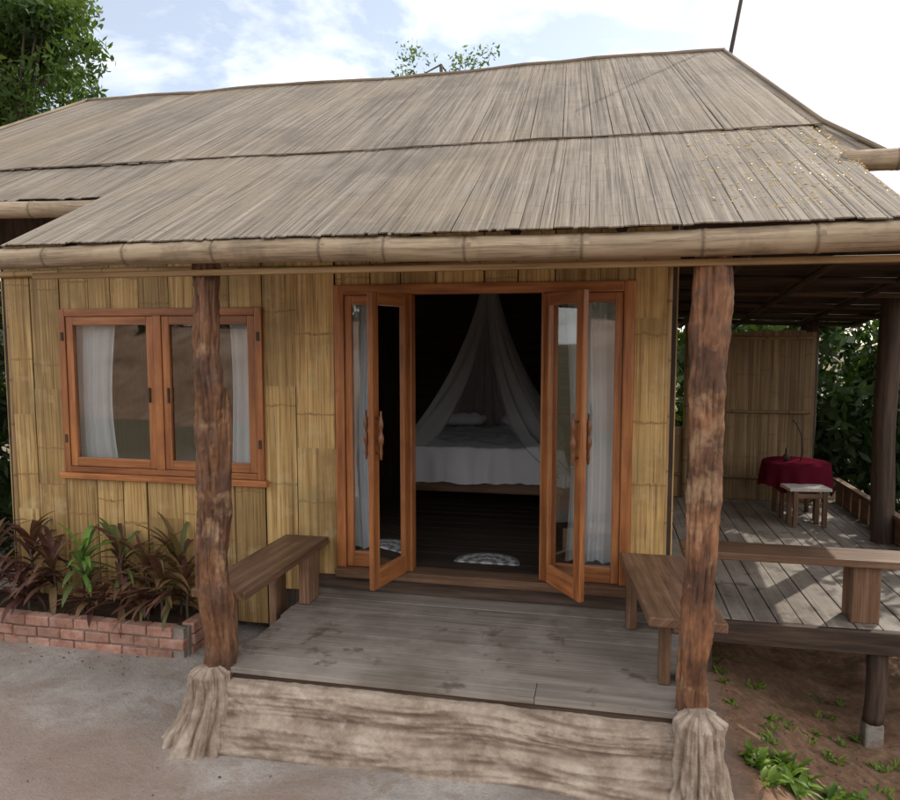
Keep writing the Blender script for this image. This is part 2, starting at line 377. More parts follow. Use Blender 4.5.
G.build('glass_panes',M_glass,H,recalc=False)
def curtain(mb,x0,x1,y,z0,z1,folds,amp,gather=0):
    nx,nz=70,18; vs=[];ph=U(0,6)
    for j in range(nz+1):
        v=j/nz
        for i in range(nx+1):
            u=i/nx; k=1-gather*math.sin(math.pi*min(1,v*1.1))*.5
            x=x0+(x1-x0)*(u*k)
            vs.append((x+.006*math.sin(v*5+ph),y+amp*math.sin((u+.04*math.sin(u*9+ph))*folds*2*math.pi+ph+.6*math.sin(v*3))*(1.2-.5*v),z0+(z1-z0)*v+(.01*math.sin(u*17) if j==0 else 0)))
    fs=[(j*(nx+1)+i,j*(nx+1)+i+1,(j+1)*(nx+1)+i+1,(j+1)*(nx+1)+i) for j in range(nz) for i in range(nx)]
    mb.add(vs,fs,[[(0,0)]*4]*len(fs),(.5,0))
mb=MB()
curtain(mb,-4.40,-4.00,.095,.72,2.1,5,.014,.2); curtain(mb,-2.62,-2.94,.095,.72,2.1,4,.014,.1)
curtain(mb,-1.95,-1.54,.095,.22,2.15,5,.016,.25); curtain(mb,.15,-.26,.095,.22,2.15,5,.016,.2)
mb.build('curtains',M_curt,H,smooth=True,recalc=False)

# --- roof
def zm(y): return 2.88+.59*(y+.6)
def zp(y): return 3.246+.515*y
def lerp(a,b,t): return a+(b-a)*t
def sag(x,y):
    return (.028*noise.noise(Vector((x*.55,1.7,0)))+.010*noise.noise(Vector((x*1.9,5.7,0)))-.02*math.exp(-((x+2.4)/1.8)**2))*sm(.2,2.2,y if y<2.3 else 2.2)+ .012*noise.noise(Vector((x*.8,y*.5,8)))*(1 if -.9<y<2.3 else 0)
def roofpatch(mb,xa0,xb0,y0,z0,xa1,xb1,y1,z1,n,th=.006,jit=.02,base=0.):
    e=[0]
    for i in range(n): e.append(e[-1]+random.choice([.35,.5,.8,1,1.4,1.9]))
    e=[k/e[-1] for k in e]
    nr=Vector((0,(z1-z0),-(y1-y0))).normalized()
    if nr.z<0: nr=-nr
    g=R(); dg=0
    for i,(a,b) in enumerate(zip(e[:-1],e[1:])):
        if i%random.randint(3,7)==0: g=R(); dg=U(0,.005)
        dz=dg+U(0,.0025); j=U(-jit,jit)*(2.2 if R()<.15 else 1); t1=1+j/ max(.1,abs(y1-y0)); sk=U(-.004,.004)
        A=Vector((lerp(xa0,xb0,a)+.0008,y0,z0)); B=Vector((lerp(xa0,xb0,b)-.0008,y0,z0))
        C=Vector((lerp(xa1,xb1,a)+.0008+sk,y1,z1)); E=Vector((lerp(xa1,xb1,b)-.0008+sk,y1,z1))
        C=A+(C-A)*t1; E=B+(E-B)*t1
        for q in (A,B,C,E): q.z+=sag(q.x,q.y)
        slat(mb,A+nr*(base+dz),B+nr*(base+dz),C+nr*(base+dz+U(0,.003)),E+nr*(base+dz+U(0,.003)),nr,th,.0018,rnd=min(1,max(0,.6*g+.4*R())))
mb=MB()
roofpatch(mb,-6.42,-3.20,.06,zm(.06),-6.75,-3.22,-.66,zm(-.66),50,base=.012)
roofpatch(mb,1.20,1.40,.06,zm(.06),1.22,1.60,-.62,zm(-.62),5,base=.004)
roofpatch(mb,-3.28,1.28,.08,zp(.08),-3.38,1.37,-1.675,zp(-1.675),90,base=.008,jit=.009)
roofpatch(mb,-5.77,1.05,2.22,zm(2.22),-6.42,1.36,-.03,zm(-.03),120,base=.026,jit=.009)
roofpatch(mb,-5.77,1.05,2.18,zm(2.22),-6.3,1.05,4.8,zm(-.4),90,base=0)
mb.build('roof_slats',M_roof,H)
mb=MB()
def qsheet(p,dz=0):
    n=len(p); vs=[Vector(q)+Vector((0,0,dz)) for q in p]+[Vector(q)+Vector((0,0,dz-.012)) for q in p]
    fs=[tuple(range(n)),tuple(range(2*n-1,n-1,-1))]+[(i,(i+1)%n,(i+1)%n+n,i+n) for i in range(n)]
    mb.add(vs,fs,[[(vs[i].y,vs[i].x) for i in f] for f in fs],(.4,0))
qsheet([(-5.73,2.2,zm(2.2)),(1.01,2.2,zm(2.2)),(1.54,-.53,zm(-.53)),(-6.70,-.53,zm(-.53))],-.045)
qsheet([(-5.73,2.2,zm(2.2)),(1.01,2.2,zm(2.2)),(1.01,4.75,zm(-.35)),(-6.26,4.75,zm(-.35))],-.045)
qsheet([(-3.26,.05,zp(.05)),(1.25,.05,zp(.05)),(1.34,-1.57,zp(-1.57)),(-3.36,-1.57,zp(-1.57))],-.014)
qsheet([(.5,-.5,2.60),(3.05,-.5,2.54),(3.05,4.5,2.08),(.5,4.5,2.16)])
mb.build('roof_underlay',M_dark,H)
mb=MB(); n=60
for i in range(n):
    a=.5+2.55*i/n;b=.5+2.55*(i+1)/n
    za=2.61-.06*i/n; zb=2.17-.08*i/n
    slat(mb,(a,-.51,za),(b-.002,-.51,za),(a,4.52,zb),(b-.002,4.52,zb),(0,0,1),.01,.004)
mb.build('side_roof_slats',M_roof,H)
mb=MB()
bamboo(mb,(-3.75,-1.63,2.333),(2.3,-1.63,2.318),.060,.067,space=.46,bend=.009,rnd=.7)
bamboo(mb,(-6.9,-.68,2.80),(-3.30,-.68,2.795),.058,space=.40,rnd=.8)
bamboo(mb,(1.29,-.74,2.85),(3.0,-.74,2.83),.060,space=.5,rnd=.8)
mb.build('eave_bamboo_poles',M_pole,H,smooth=True)
zr=zm(2.2)
mb=MB()
nn=40
P=[(lerp(-5.8,1.07,i/nn),2.2+.01*noise.noise(Vector((i*.3,0,3))),zr+.047+sag(lerp(-5.8,1.07,i/nn),2.2)+.008*noise.noise(Vector((i*.5,0,0)))) for i in range(nn+1)]
tube(mb,P,[.022+.004*noise.noise(Vector((i*.6,3,3))) for i in range(nn+1)],10,rnd=.1,dark=[.5]*(nn+1))
tube(mb,[(1.06,2.2,zr+.045),(1.37,.0,zm(0)+.05),(1.60,-.62,zm(-.62)+.03)],[.016]*3,10,rnd=.1,dark=[.4]*3)
tube(mb,[(-5.80,2.2,zr+.045),(-6.44,.0,zm(0)+.05),(-6.78,-.62,zm(-.62)+.03)],[.018]*3,10,rnd=.1,dark=[.4]*3)
nn=60
P=[(lerp(-6.42,1.36,i/nn),-.042+.008*noise.noise(Vector((i*.4,0,0))),zm(-.042)+sag(lerp(-6.42,1.36,i/nn),-.04)+.044+.010*noise.noise(Vector((i*.4,4,0)))) for i in range(nn+1)]
tube(mb,P,[.007+.003*noise.noise(Vector((i*.7,4,7))) for i in range(nn+1)],8,rnd=.0,dark=[.8]*(nn+1))  # dark strip added as the shadow line where the roof tiers overlap
mb.build('ridge_rake_poles_and_shadow_line',M_pole,H,smooth=True)
mb=MB()
bx(mb,-3.3,2.2,-1.55,-1.51,2.218,2.252,.3)
mb.build('eave_trim_beam',M_pole2,H,bevel=.005)
mb=MB()
for i in range(9):
    x=-3.1+i*.53; tube(mb,[(x,.0,zp(0)-.07),(x,-1.5,zp(-1.5)-.06)],[.03,.03],8)
for i in range(7):
    y=-.3+i*.75; z=2.55-.095*(y+.55); tube(mb,[(.5,y,z),(3.0,y,z-.07)],[.028,.028],8)
for x in (.95,1.6,2.3,2.9): tube(mb,[(x,-.45,2.49),(x,4.4,2.02)],[.03,.03],8)
mb.build('rafters',M_dark,H,smooth=True)

# --- posts
def path(p0,p1,n,w,seed,fr=.075):
    p0=Vector(p0);p1=Vector(p1)
    return [p0.lerp(p1,i/(n-1))+Vector((noise.noise(Vector((i*fr,seed,0)))*w,noise.noise(Vector((i*fr,seed,9)))*w,0)) for i in range(n)]
mb=MB()
N=260
P=path((-2.235,-1.42,-.25),(-2.245,-1.45,2.30),N,.030,3.3,.018)
rad=[(.096-.034*(i/(N-1))**.8)*(1+.14*noise.noise(Vector((i*.05,2,2)))+.14*math.exp(-((i-150)/14)**2)+.12*math.exp(-((i-60)/10)**2)) for i in range(N)]
tube(mb,P,rad,72,rnd=.2,amp=.030,freq=8)
P=path((-2.20,-1.43,.55),(-2.155,-1.40,1.58),90,.012,8.1,.03)
tube(mb,P,[.054*(1-.85*(i/89)**4)*(.6+.4*min(1,i/25)) for i in range(90)],40,rnd=.2,amp=.018,freq=8)
mb.build('porch_post_forked',M_post,H,smooth=True)
mb=MB()
P=path((.495,-1.42,-.25),(.52,-1.45,2.30),N,.024,6.2,.016)
tube(mb,P,[(.069+.018*(i/(N-1)))*(1+.10*noise.noise(Vector((i*.04,7,2)))+.10*math.exp(-((i-190)/9)**2)) for i in range(N)],72,rnd=.75,amp=.024,freq=7)
mb.build('porch_post',M_post,H,smooth=True)
mb=MB()
P=path((2.65,2.3,-1.3),(2.65,2.3,2.35),30,.04,1.2); tube(mb,P,[.10]*30,18,amp=.01)
P=path((2.40,4.19,-1.3),(2.42,4.19,2.1),30,.04,2.2); tube(mb,P,[.10]*30,18,amp=.01)
P=path((1.86,.03,-.76),(1.86,.03,-.25),12,.02,5); tube(mb,P,[.066]*12,16,amp=.008)
P=path((1.0,1.6,-1.1),(1.0,1.6,-.2),12,.02,5); tube(mb,P,[.06]*12,16,amp=.008)
P=path((.75,.1,-1.1),(.75,.1,-.2),12,.02,5); tube(mb,P,[.05]*12,16,amp=.008)
mb.build('side_deck_posts',M_dark,H,smooth=True)
mb=MB(); bx(mb,1.80,1.92,-.03,.09,-1.1,-.76); bx(mb,.93,1.07,1.53,1.67,-1.2,-.75); mb.build('pier_blocks',M_conc,H,bevel=.015)
def rootbase(mb,cx,cy,zb,zt,r0,r1,kx,seed,skew=0,rn=.7):
    seg=220;n=60;vs=[];cs=[]
    for j in range(n):
        t=j/(n-1); z=lerp(zb,zt,t)
        for k in range(seg):
            th=2*math.pi*k/seg
            r=lerp(r0,r1,1-(1-t)**2.2)
            cx_,sx_=math.cos(th),math.sin(th)
            ww=noise.noise(Vector((cx_*1.5,sx_*1.5,seed)))
            w=abs(math.sin(5*th+seed+1.6*ww+1.1*noise.noise(Vector((t*2.2,cx_*2,seed+sx_*2)))))
            rg=(w**.55-.65)*(.26+.25*ww)*(1-t*.6)
            w2=noise.noise(Vector((cx_*4,sx_*4,t*3.5+seed))); w3=noise.noise(Vector((cx_*11,sx_*11,t*5+seed)))
            r*=1+rg+.20*w2+.12*ww+.07*w3
            r+=.008*noise.noise(Vector((cx_*18,sx_*18,t*12+seed)))
            if j>n-5: r*=1-.12*(j-(n-5))
            vs.append((cx+cx_*r*kx+skew*(1-t)**2,cy+sx_*r,z)); cs.append((rn,max(0,min(.8,max((.42-w)*1.5,-w2*.9-w3*.7-.05)))))  # crevices darkened in vertex colour, painted shade to deepen the ridges
    fs=[(j*seg+k,j*seg+(k+1)%seg,(j+1)*seg+(k+1)%seg,(j+1)*seg+k) for j in range(n-1) for k in range(seg)]
    fs.append(tuple(range((n-1)*seg,n*seg)))
    mb.add(vs,fs,[[(0,0)]*len(f) for f in fs],cs)
mb=MB()
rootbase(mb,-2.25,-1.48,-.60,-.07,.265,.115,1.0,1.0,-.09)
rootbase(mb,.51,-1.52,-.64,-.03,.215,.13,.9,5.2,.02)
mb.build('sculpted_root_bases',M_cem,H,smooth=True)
mb=MB(); nx=380; pr=[(-1.36,-.15),(-1.42,-.145),(-1.48,-.15),(-1.515,-.17),(-1.53,-.20),(-1.535,-.24),(-1.53,-.28),(-1.525,-.31),(-1.54,-.34),(-1.56,-.37),(-1.575,-.41),(-1.59,-.45),(-1.60,-.50),(-1.63,-.57)]
pp=[]
for (a,b),(c,d) in zip(pr[:-1],pr[1:]):
    for k in range(6): pp.append((lerp(a,c,k/6),lerp(b,d,k/6)))
pp.append(pr[-1]); m_=len(pp); vs=[];cs=[]
for i in range(nx+1):
    x=lerp(-2.15,.46,i/nx)
    for j,(y,z) in enumerate(pp):
        wp=.5*math.sin(x*2.3)+.35*math.sin(x*5+1)+1.2*noise.noise(Vector((x*1.5,z*3,2)))
        q=Vector((x*1.1,z*6+.3*wp,0))
        g=noise.noise(Vector((x*1.8,z*24+wp,4)))
        g2=noise.noise(Vector((x*5,z*55+wp*2,9)))
        g3=noise.noise(Vector((x*24,z*30,1)))
        d=.030*noise.noise(q)+.020*g+.010*g2+.007*g3
        dk=max(0,min(.75,-g*1.3-g2*.8-.10))  # painted groove shade, carried in vertex colour
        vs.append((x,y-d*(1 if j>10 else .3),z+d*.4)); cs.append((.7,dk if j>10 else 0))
fs=[(i*m_+j,(i+1)*m_+j,(i+1)*m_+j+1,i*m_+j+1) for i in range(nx) for j in range(m_-1)]
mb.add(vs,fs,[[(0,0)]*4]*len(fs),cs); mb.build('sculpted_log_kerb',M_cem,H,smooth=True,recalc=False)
mb=MB(); y=-1.455
ws=[.19,.215,.2,.21,.2,.2,.2]
for w in ws:
    z=-.08+U(-.0025,.001)
    if R()<.3:
        xm=U(-1.6,-.2); bx(mb,-2.2,xm-.0015,y,y+w-.004,z-.035,z); bx(mb,xm+.0015,.57,y,y+w-.004,z-.035,z+U(-.002,.001))
    else: bx(mb,-2.2+U(-.02,.02),.565+U(-.015,.015),y,y+w-.004,z-.035,z)
    y+=w
mb.build('porch_deck_planks',M_deck,H,bevel=.004)
mb=MB(); bx(mb,-2.18,.54,-1.44,-.04,-.2,-.122); bx(mb,-2.17,.53,-.12,-.06,-.5,-.2)
bx(mb,-2.19,.5,-.06,-.02,-.076,.028,.9)
mb.build('deck_joists',M_dark,H)
mb=MB(); x=.58
while x<2.8:
    w=U(.15,.19); z=-.085+U(-.004,.003); bx(mb,x,x+w-.007,-.03,3.93,z-.035,z); x+=w
mb.build('side_deck_planks',M_deck,H,bevel=.005)
mb=MB(); bx(mb,.60,3.0,-.085,-.033,-.245,-.088,.6); bx(mb,.52,2.9,0,.08,-.26,-.125); bx(mb,.52,2.9,1.5,1.6,-.26,-.125); bx(mb,2.78,2.86,.0,3.9,-.26,-.125)
mb.build('side_deck_beams',M_dark,H,bevel=.006)
mb=MB(); bx(mb,2.72,2.80,.4,4.1,.155,.20); 
for i in range(13): bx(mb,2.745,2.775,.42+i*.28,.42+i*.28+.24,-.08,.155)
mb.build('side_deck_low_rail',M_bench,H,bevel=.004)

# ------------------------------------------------------------ bamboo screen
F=empty('bamboo_fence'); mb=MB()
x=.55
while x<2.36:
    w=U(.10,.16); zt=1.96+U(-.02,.02) if x>1.0 else .78
    slat(mb,(x,3.96,-.08),(x+w-.003,3.96,-.08),(x,3.96,zt),(x+w-.003,3.96,zt),(0,-1,0),.01,.008); x+=w
M_fence=streak('aged_bamboo_fence',(.10,.06,.03),(.21,.14,.07),(.31,.22,.12),su=50,sv=.9,ra=.25,rough=.6,bump=.4,band=(.5,.02,(.10,.06,.03),.7),blotches=[((.10,.08,.04),2,.5,.7,.6)],crack=.5)
mb.build('fence_slats',M_fence,F)
mb=MB()
bx(mb,1.0,2.38,3.97,4.0,-.3,1.94)
for z in (.2,1.0,1.88): bamboo(mb,(.55 if z<.5 else 1.0,3.93,z),(2.4,3.93,z),.02,seg=10)
bamboo(mb,(1.0,3.93,-.08),(1.0,3.93,2.15),.035,seg=12)
mb.build('fence_rails',M_fence,F,smooth=False)

# ------------------------------------------------------------ benches
def bench(name,quad,z,th,legs,n=1):
    E=empty(name); mb=MB()
    a,b,c,d=[Vector((q[0],q[1],z)) for q in quad]
    vs=[a,b,c,d]+[v-Vector((0,0,th)) for v in (a,b,c,d)]
    fs=[(0,1,2,3),(7,6,5,4),(0,4,5,1),(1,5,6,2),(2,6,7,3),(3,7,4,0)]
    L=(b-a).length;w=(d-a).length; co=[(0,0),(0,L),(w,L),(w,0)]
    o=U(0,8); uv=[[(co[k%4][0]+o+(.05 if k>3 else 0),co[k%4][1]+o) for k in f] for f in fs]
    if quad[0][1]==quad[1][1]: pass
    mb.add(vs,fs,uv,(R(),0))
    mb.build('seat',M_bench,E,bevel=.008)
    mb=MB()
    for (x0,x1,y0,y1,zb) in legs: bx(mb,x0,x1,y0,y1,zb,z-th-.001)
    mb.build('legs',M_bench,E,bevel=.008)
    return E
bench('wooden_bench',[(-2.06,-.06),(-2.10,-1.34),(-2.46,-1.34),(-2.42,-.06)],.335,.055,[(-2.16,-2.08,-.42,-.22,-.079),(-2.28,-2.22,-1.32,-1.2,-.079),(-2.40,-2.34,-.42,-.24,-.5),(-2.4,-2.34,-1.25,-1.1,-.5)])
bench('wooden_bench',[(.14,-.06),(.27,-1.26),(.68,-1.28),(.56,-.06)],.35,.055,[(.18,.25,-.40,-.24,-.079),(.34,.40,-1.16,-1.02,-.079),(.48,.54,-.40,-.24,-.079),(.48,.54,-1.16,-1.0,-.079)])
bench('wooden_bench',[(.58,.0),(3.0,.0),(3.0,.30),(.58,.30)],.375,.055,[(1.70,1.88,.05,.11,-.084),(1.70,1.88,.2,.26,-.084),(2.8,2.98,.05,.11,-.084),(.62,.7,.1,.2,-.084)])

# ------------------------------------------------------------ bed, net, mat
B=empty('bed'); mb=MB()
bx(mb,-2.15,-.35,1.72,1.80,.34,.45); bx(mb,-2.15,-2.08,1.80,3.7,.34,.45); bx(mb,-.42,-.35,1.80,3.7,.34,.45)
for x in (-2.13,-.47):
    for yy in (1.73,3.6): bx(mb,x,x+.09,yy,yy+.09,.10,.34)
bx(mb,-2.15,-.35,3.70,3.76,.34,1.05)
mb.build('bed_frame',M_bench,B,bevel=.006)
mb=MB(); nx,ny=90,90; vs=[]
for j in range(ny+1):
    for i in range(nx+1):
        u=i/nx*2.5-1.25; v=j/ny*2.7-1.35
        ex=max(0,abs(u)-.9); ey=max(0,abs(v)-1.0)
        e=max(ex,ey)
        x=-1.25+math.copysign(min(abs(u),.9)+.05*min(1,ex*4),u); y=2.71+math.copysign(min(abs(v),1.0)+.05*min(1,ey*4),v)
        z=.80-e*1.0+.035*noise.noise(Vector((u*4,v*4,0)))+.015*noise.noise(Vector((u*11,v*11,0)))
        f=.03*noise.noise(Vector(((u if ey>=ex else v)*9,e*1.5,0)))*min(1,e*5)*2
        if ey>=ex: y-= f
        else: x+=f
        vs.append((x,y+.01*noise.noise(Vector((u*7,v*7,3))),z))
fs=[(j*(nx+1)+i,j*(nx+1)+i+1,(j+1)*(nx+1)+i+1,(j+1)*(nx+1)+i) for j in range(ny) for i in range(nx)]
mb.add(vs,fs,[[(0,0)]*4]*len(fs),(.5,0)); mb.build('bedspread',M_white,B,smooth=True,recalc=False)
mb=MB()
for cx in (-1.7,-.85):
    n=16;vs=[]
    sg=lambda v,p: math.copysign(abs(v)**p,v)
    for j in range(n+1):
        for i in range(2*n):
            th=math.pi*2*i/(2*n); ph=math.pi*j/n-math.pi/2
            vs.append((cx+.33*sg(math.cos(ph),.5)*sg(math.cos(th),.6),3.38+.2*sg(math.cos(ph),.5)*sg(math.sin(th),.6),.90+.085*math.sin(ph)))
    fs=[(j*2*n+i,j*2*n+(i+1)%(2*n),(j+1)*2*n+(i+1)%(2*n),(j+1)*2*n+i) for j in range(n) for i in range(2*n)]
    mb.add(vs,fs,[[(0,0)]*4]*len(fs),(.5,0))
mb.build('pillows',M_white,B,smooth=True)
mb=MB(); ap=Vector((-1.22,2.55,2.42)); nth,ns=260,40; vs=[]
for j in range(ns+1):
    s=j/ns; gap=.10+.42*s if s<.8 else .10+.42*.8+(s-.8)*1.1
    for i in range(nth+1):
        u=i/nth; th=-math.pi/2+gap+(2*math.pi-2*gap)*u
        c,sn=math.cos(th),math.sin(th); k=1/max(abs(c)/.98,abs(sn)/1.1)**.75
        r=k*(.08+.46*s+.48*s**2.4)*.98
        r*=1+.07*math.sin(u*52*math.pi+2*math.sin(s*2)+2*math.sin(u*23))*min(1,.3+s)
        vs.append((ap.x+c*r,ap.y+sn*r,lerp(ap.z,.56,s)+(.02*math.sin(u*40) if j==ns else 0)))
fs=[(j*(nth+1)+i,j*(nth+1)+i+1,(j+1)*(nth+1)+i+1,(j+1)*(nth+1)+i) for j in range(ns) for i in range(nth)]
mb.add(vs,fs,[[(0,0)]*4]*len(fs),(.5,0))
NE=empty('mosquito_net'); mb.build('netting',M_net,NE,smooth=True,recalc=False)
mb=MB(); tube(mb,[ap+Vector((0,0,-.03)),ap+Vector((0,0,.05))],[.06,.05],16); tube(mb,[ap,(-1.22,2.55,3.3)],[.006,.006],6); mb.build('crown_and_cord',M_white,NE,smooth=True)
mt,nt=newmat('doormat_weave'); tc=nd(nt,'ShaderNodeTexCoord')
vv=nd(nt,'ShaderNodeVectorMath',{0:tc.outputs['Object'],1:(0.87,-.24,0)},operation='ADD').outputs[0]
vv=nd(nt,'ShaderNodeVectorMath',{0:vv,1:(1,1,0)},operation='MULTIPLY').outputs[0]
ln=nd(nt,'ShaderNodeVectorMath',{0:vv},operation='LENGTH').outputs[1]
sv_=nd(nt,'ShaderNodeSeparateXYZ',{0:vv}); an=mth(nt,'ARCTAN2',sv_.outputs[1],sv_.outputs[0])
w1=mth(nt,'SINE',mth(nt,'ADD',mth(nt,'MULTIPLY',ln,70),mth(nt,'MULTIPLY',mth(nt,'SINE',mth(nt,'MULTIPLY',an,14)),.8)))
colm=mix(nt,maprange(nt,w1,-.5,.5),(.12,.12,.13),(.50,.51,.53))
colm=mix(nt,maprange(nt,noi(nt,tc.outputs['Object'],30,4),.4,.65,0,.6),colm,(.25,.24,.23))
nd(nt,'ShaderNodeOutputMaterial',{0:nd(nt,'ShaderNodeBsdfPrincipled',{'Base Color':colm,'Roughness':.95}).outputs[0]})
mb=MB(); vs=[(-.87+.26*math.cos(math.pi*i/40),.24+.26*math.sin(math.pi*i/40),.115) for i in range(41)]; n=len(vs)
vs2=[(a,b,.102) for a,b,c in vs]
mb.add(vs+vs2,[tuple(range(n))]+[(i,(i+1)%n,(i+1)%n+n,i+n) for i in range(n)],[[(0,0)]*n]+[[(0,0)]*4]*n,(.5,0))
mb.build('doormat',mt)

# ------------------------------------------------------------ table and stool
T=empty('round_table'); mb=MB(); seg=120; vs=[];rings=[(0,.60),(.2,.602),(.33,.60),(.345,.59),(.35,.55),(.355,.48),(.36,.40),(.365,.33)]
for r,z in rings:
    for k in range(seg):
        th=2*math.pi*k/seg; rr=r*(1+(.06*math.sin(11*th+.5+math.sin(3*th))*max(0,(.59-z)*4)))
        vs.append((2.10+rr*math.cos(th),3.25+rr*math.sin(th),z-.08+.0+(.03*math.sin(4*th) if z<.34 else 0)))
fs=[(j*seg+k,j*seg+(k+1)%seg,(j+1)*seg+(k+1)%seg,(j+1)*seg+k) for j in range(len(rings)-1) for k in range(seg)]
mb.add(vs,fs,[[(0,0)]*4]*len(fs),(.5,0)); mb.build('tablecloth',M_burg,T,smooth=True)
mb=MB()
for a in range(4):
    th=.785+a*math.pi/2; x=2.10+.24*math.cos(th);y=3.25+.24*math.sin(th); tube(mb,[(x,y,-.08),(x,y,.51)],[.025,.022],10)
mb.build('table_legs',M_bench,T,smooth=True)
mb=MB(); tube(mb,[(2.16,3.3,.52),(2.18,3.3,.62),(2.16,3.3,.8),(2.10,3.3,.93),(2.06,3.3,.97)],[.007]*5,6); tube(mb,[(2.0,3.25,.525),(2.0,3.25,.58),(2.0,3.25,.60),(2.0,3.25,.66)],[.03,.035,.015,.012],14)
mb.build('incense_and_cup',M_dark,T,smooth=True)
Q=empty('wooden_stool'); mb=MB()
box(mb,(1.90,2.62,.30),(.42,.06,0),(-.04,.26,0),(0,0,.035),.9); mb.build('stool_top',M_stool,Q,bevel=.008)
mb=MB()
for (x,y) in ((1.95,2.66),(2.24,2.70),(1.93,2.83),(2.21,2.87)): box(mb,(x,y,-.08),(.045,0,0),(0,.045,0),(0,0,.379))
box(mb,(1.99,2.67,.22),(.25,.035,0),(0,.025,0),(0,0,.05)); box(mb,(1.97,2.85,.22),(.25,.035,0),(0,.025,0),(0,0,.05))
mb.build('stool_legs',M_bench,Q,bevel=.004)

# ------------------------------------------------------------ planter
PL=empty('brick_planter'); mb=MB()
hc=.088; bl=.205
def course(p0,d,n,z,off):
    d=Vector(d); q=Vector((-d.y,d.x,0))
    for i in range(n):
        o=Vector(p0)+d*(i*(bl+.008)+off)+q*U(-.010,.010); box(mb,(o.x,o.y,z+U(-.004,.004)),d*bl+q*U(-.008,.008),q*.10+d*U(-.003,.003),(0,0,hc-U(.008,.014)))
for k in range(3):
    course((-3.02,-.47,0),(-1,0,0),16,-.54+k*hc,(.0 if k%2 else .10)); 
    course((-3.0,-.57+.11,0),(0,1,0),2,-.54+k*hc,0)
mb.build('bricks',M_brick,PL,bevel=.009)
mb=MB(); bx(mb,-6.3,-3.03,-.55,-.485,-.56,-.295); bx(mb,-3.085,-3.02,-.5,-.05,-.56,-.295); mb.build('mortar_core',M_mortar,PL)
mb=MB(); bx(mb,-6.3,-3.09,-.49,-.02,-.55,-.33); mb.build('planter_soil',blot('soil',[(.05,.03,.02),(.12,.08,.05)],8),PL)
def blade(mb,base,az,el,L,w,droop,rnd,n=7,twist=0):
    base=Vector(base);p=base.copy();e=el; d=Vector((math.cos(az),math.sin(az),0)); sd=Vector((-math.sin(az),math.cos(az),0))
    vs=[];
    for i in range(n+1):
        t=i/n; ww=w*(math.sin(math.pi*min(1,(t*.93+.07)))**.7)*.5+.0006
        up=Vector((-math.sin(e)*d.x,-math.sin(e)*d.y,math.cos(e)))
        vs+= [p-sd*ww+up*ww*.35,p-up*0,p+sd*ww+up*ww*.35]
        p=p+(d*math.cos(e)+Vector((0,0,math.sin(e))))*(L/n); e-=droop/n
    fs=[];
    for i in range(n):
        for k in (0,1): fs.append((i*3+k,i*3+k+1,i*3+4+k,i*3+3+k))
    mb.add(vs,fs,[[(0,0)]*4]*len(fs),(rnd,0))
def cordyline(name,x,y,h,n,g0,g1,L):
    E=empty(name); mb=MB(); st=MB()
    pts=[(x+noise.noise(Vector((i*.4,x,0)))*.03,y,-.34+h*i/5) for i in range(6)]
    tube(st,pts,[.012]*6,8); st.build('stem',M_bark,E,smooth=True)
    for i in range(n):
        t=i/n; blade(mb,(x+U(-.01,.01),y+U(-.01,.01),-.30+h*lerp(.45,1,t)),U(0,6.28),lerp(.1,1.35,t**.8)+U(-.15,.15),L*U(.75,1.15),U(.03,.055),U(.7,1.9),U(g0,g1))
    mb.build('leaves',M_cord,E,smooth=True,recalc=False)
for (x,y,h,n,g0,g1,L) in [(-5.35,-.25,.38,30,.0,.6,.46),(-4.95,-.3,.42,30,.1,.6,.46),(-4.65,-.2,.46,30,.0,.55,.44),(-4.35,-.3,.36,26,.1,.7,.42),
    (-4.05,-.33,.44,28,.82,1.0,.38),(-3.78,-.22,.44,30,.3,.85,.44),(-3.5,-.3,.36,26,.3,.8,.42),(-3.25,-.22,.42,30,.45,.9,.44),(-3.12,-.35,.26,24,.3,.7,.38),(-4.5,-.42,.16,22,.0,.4,.32),(-3.9,-.42,.14,20,.2,.6,.32),(-5.6,-.4,.2,18,.0,.5,.35),(-5.15,-.42,.16,20,.1,.5,.34),(-3.4,-.43,.14,20,.1,.5,.30),(-4.8,-.42,.2,20,.1,.6,.34),(-3.65,-.4,.18,20,.2,.6,.32),(-3.3,-.4,.3,22,.4,.75,.42)]:
    cordyline('cordyline_plant',x,y,h,n,g0,g1,L)
mb=MB()
for i in range(80):
    x=U(.85,1.95); y=U(-1.35,-.85) if R()<.6 else U(-.7,.6); s=1.15 if y<-.75 else .6
    for k in range(9): blade(mb,(x+U(-.04,.04),y+U(-.04,.04),gz(x,y)),U(0,6.28),U(.4,1.3),U(.06,.13)*s,U(.02,.035)*s,U(.5,1.5),R(),4)
mb.build('weeds',M_weed,smooth=True,recalc=False)

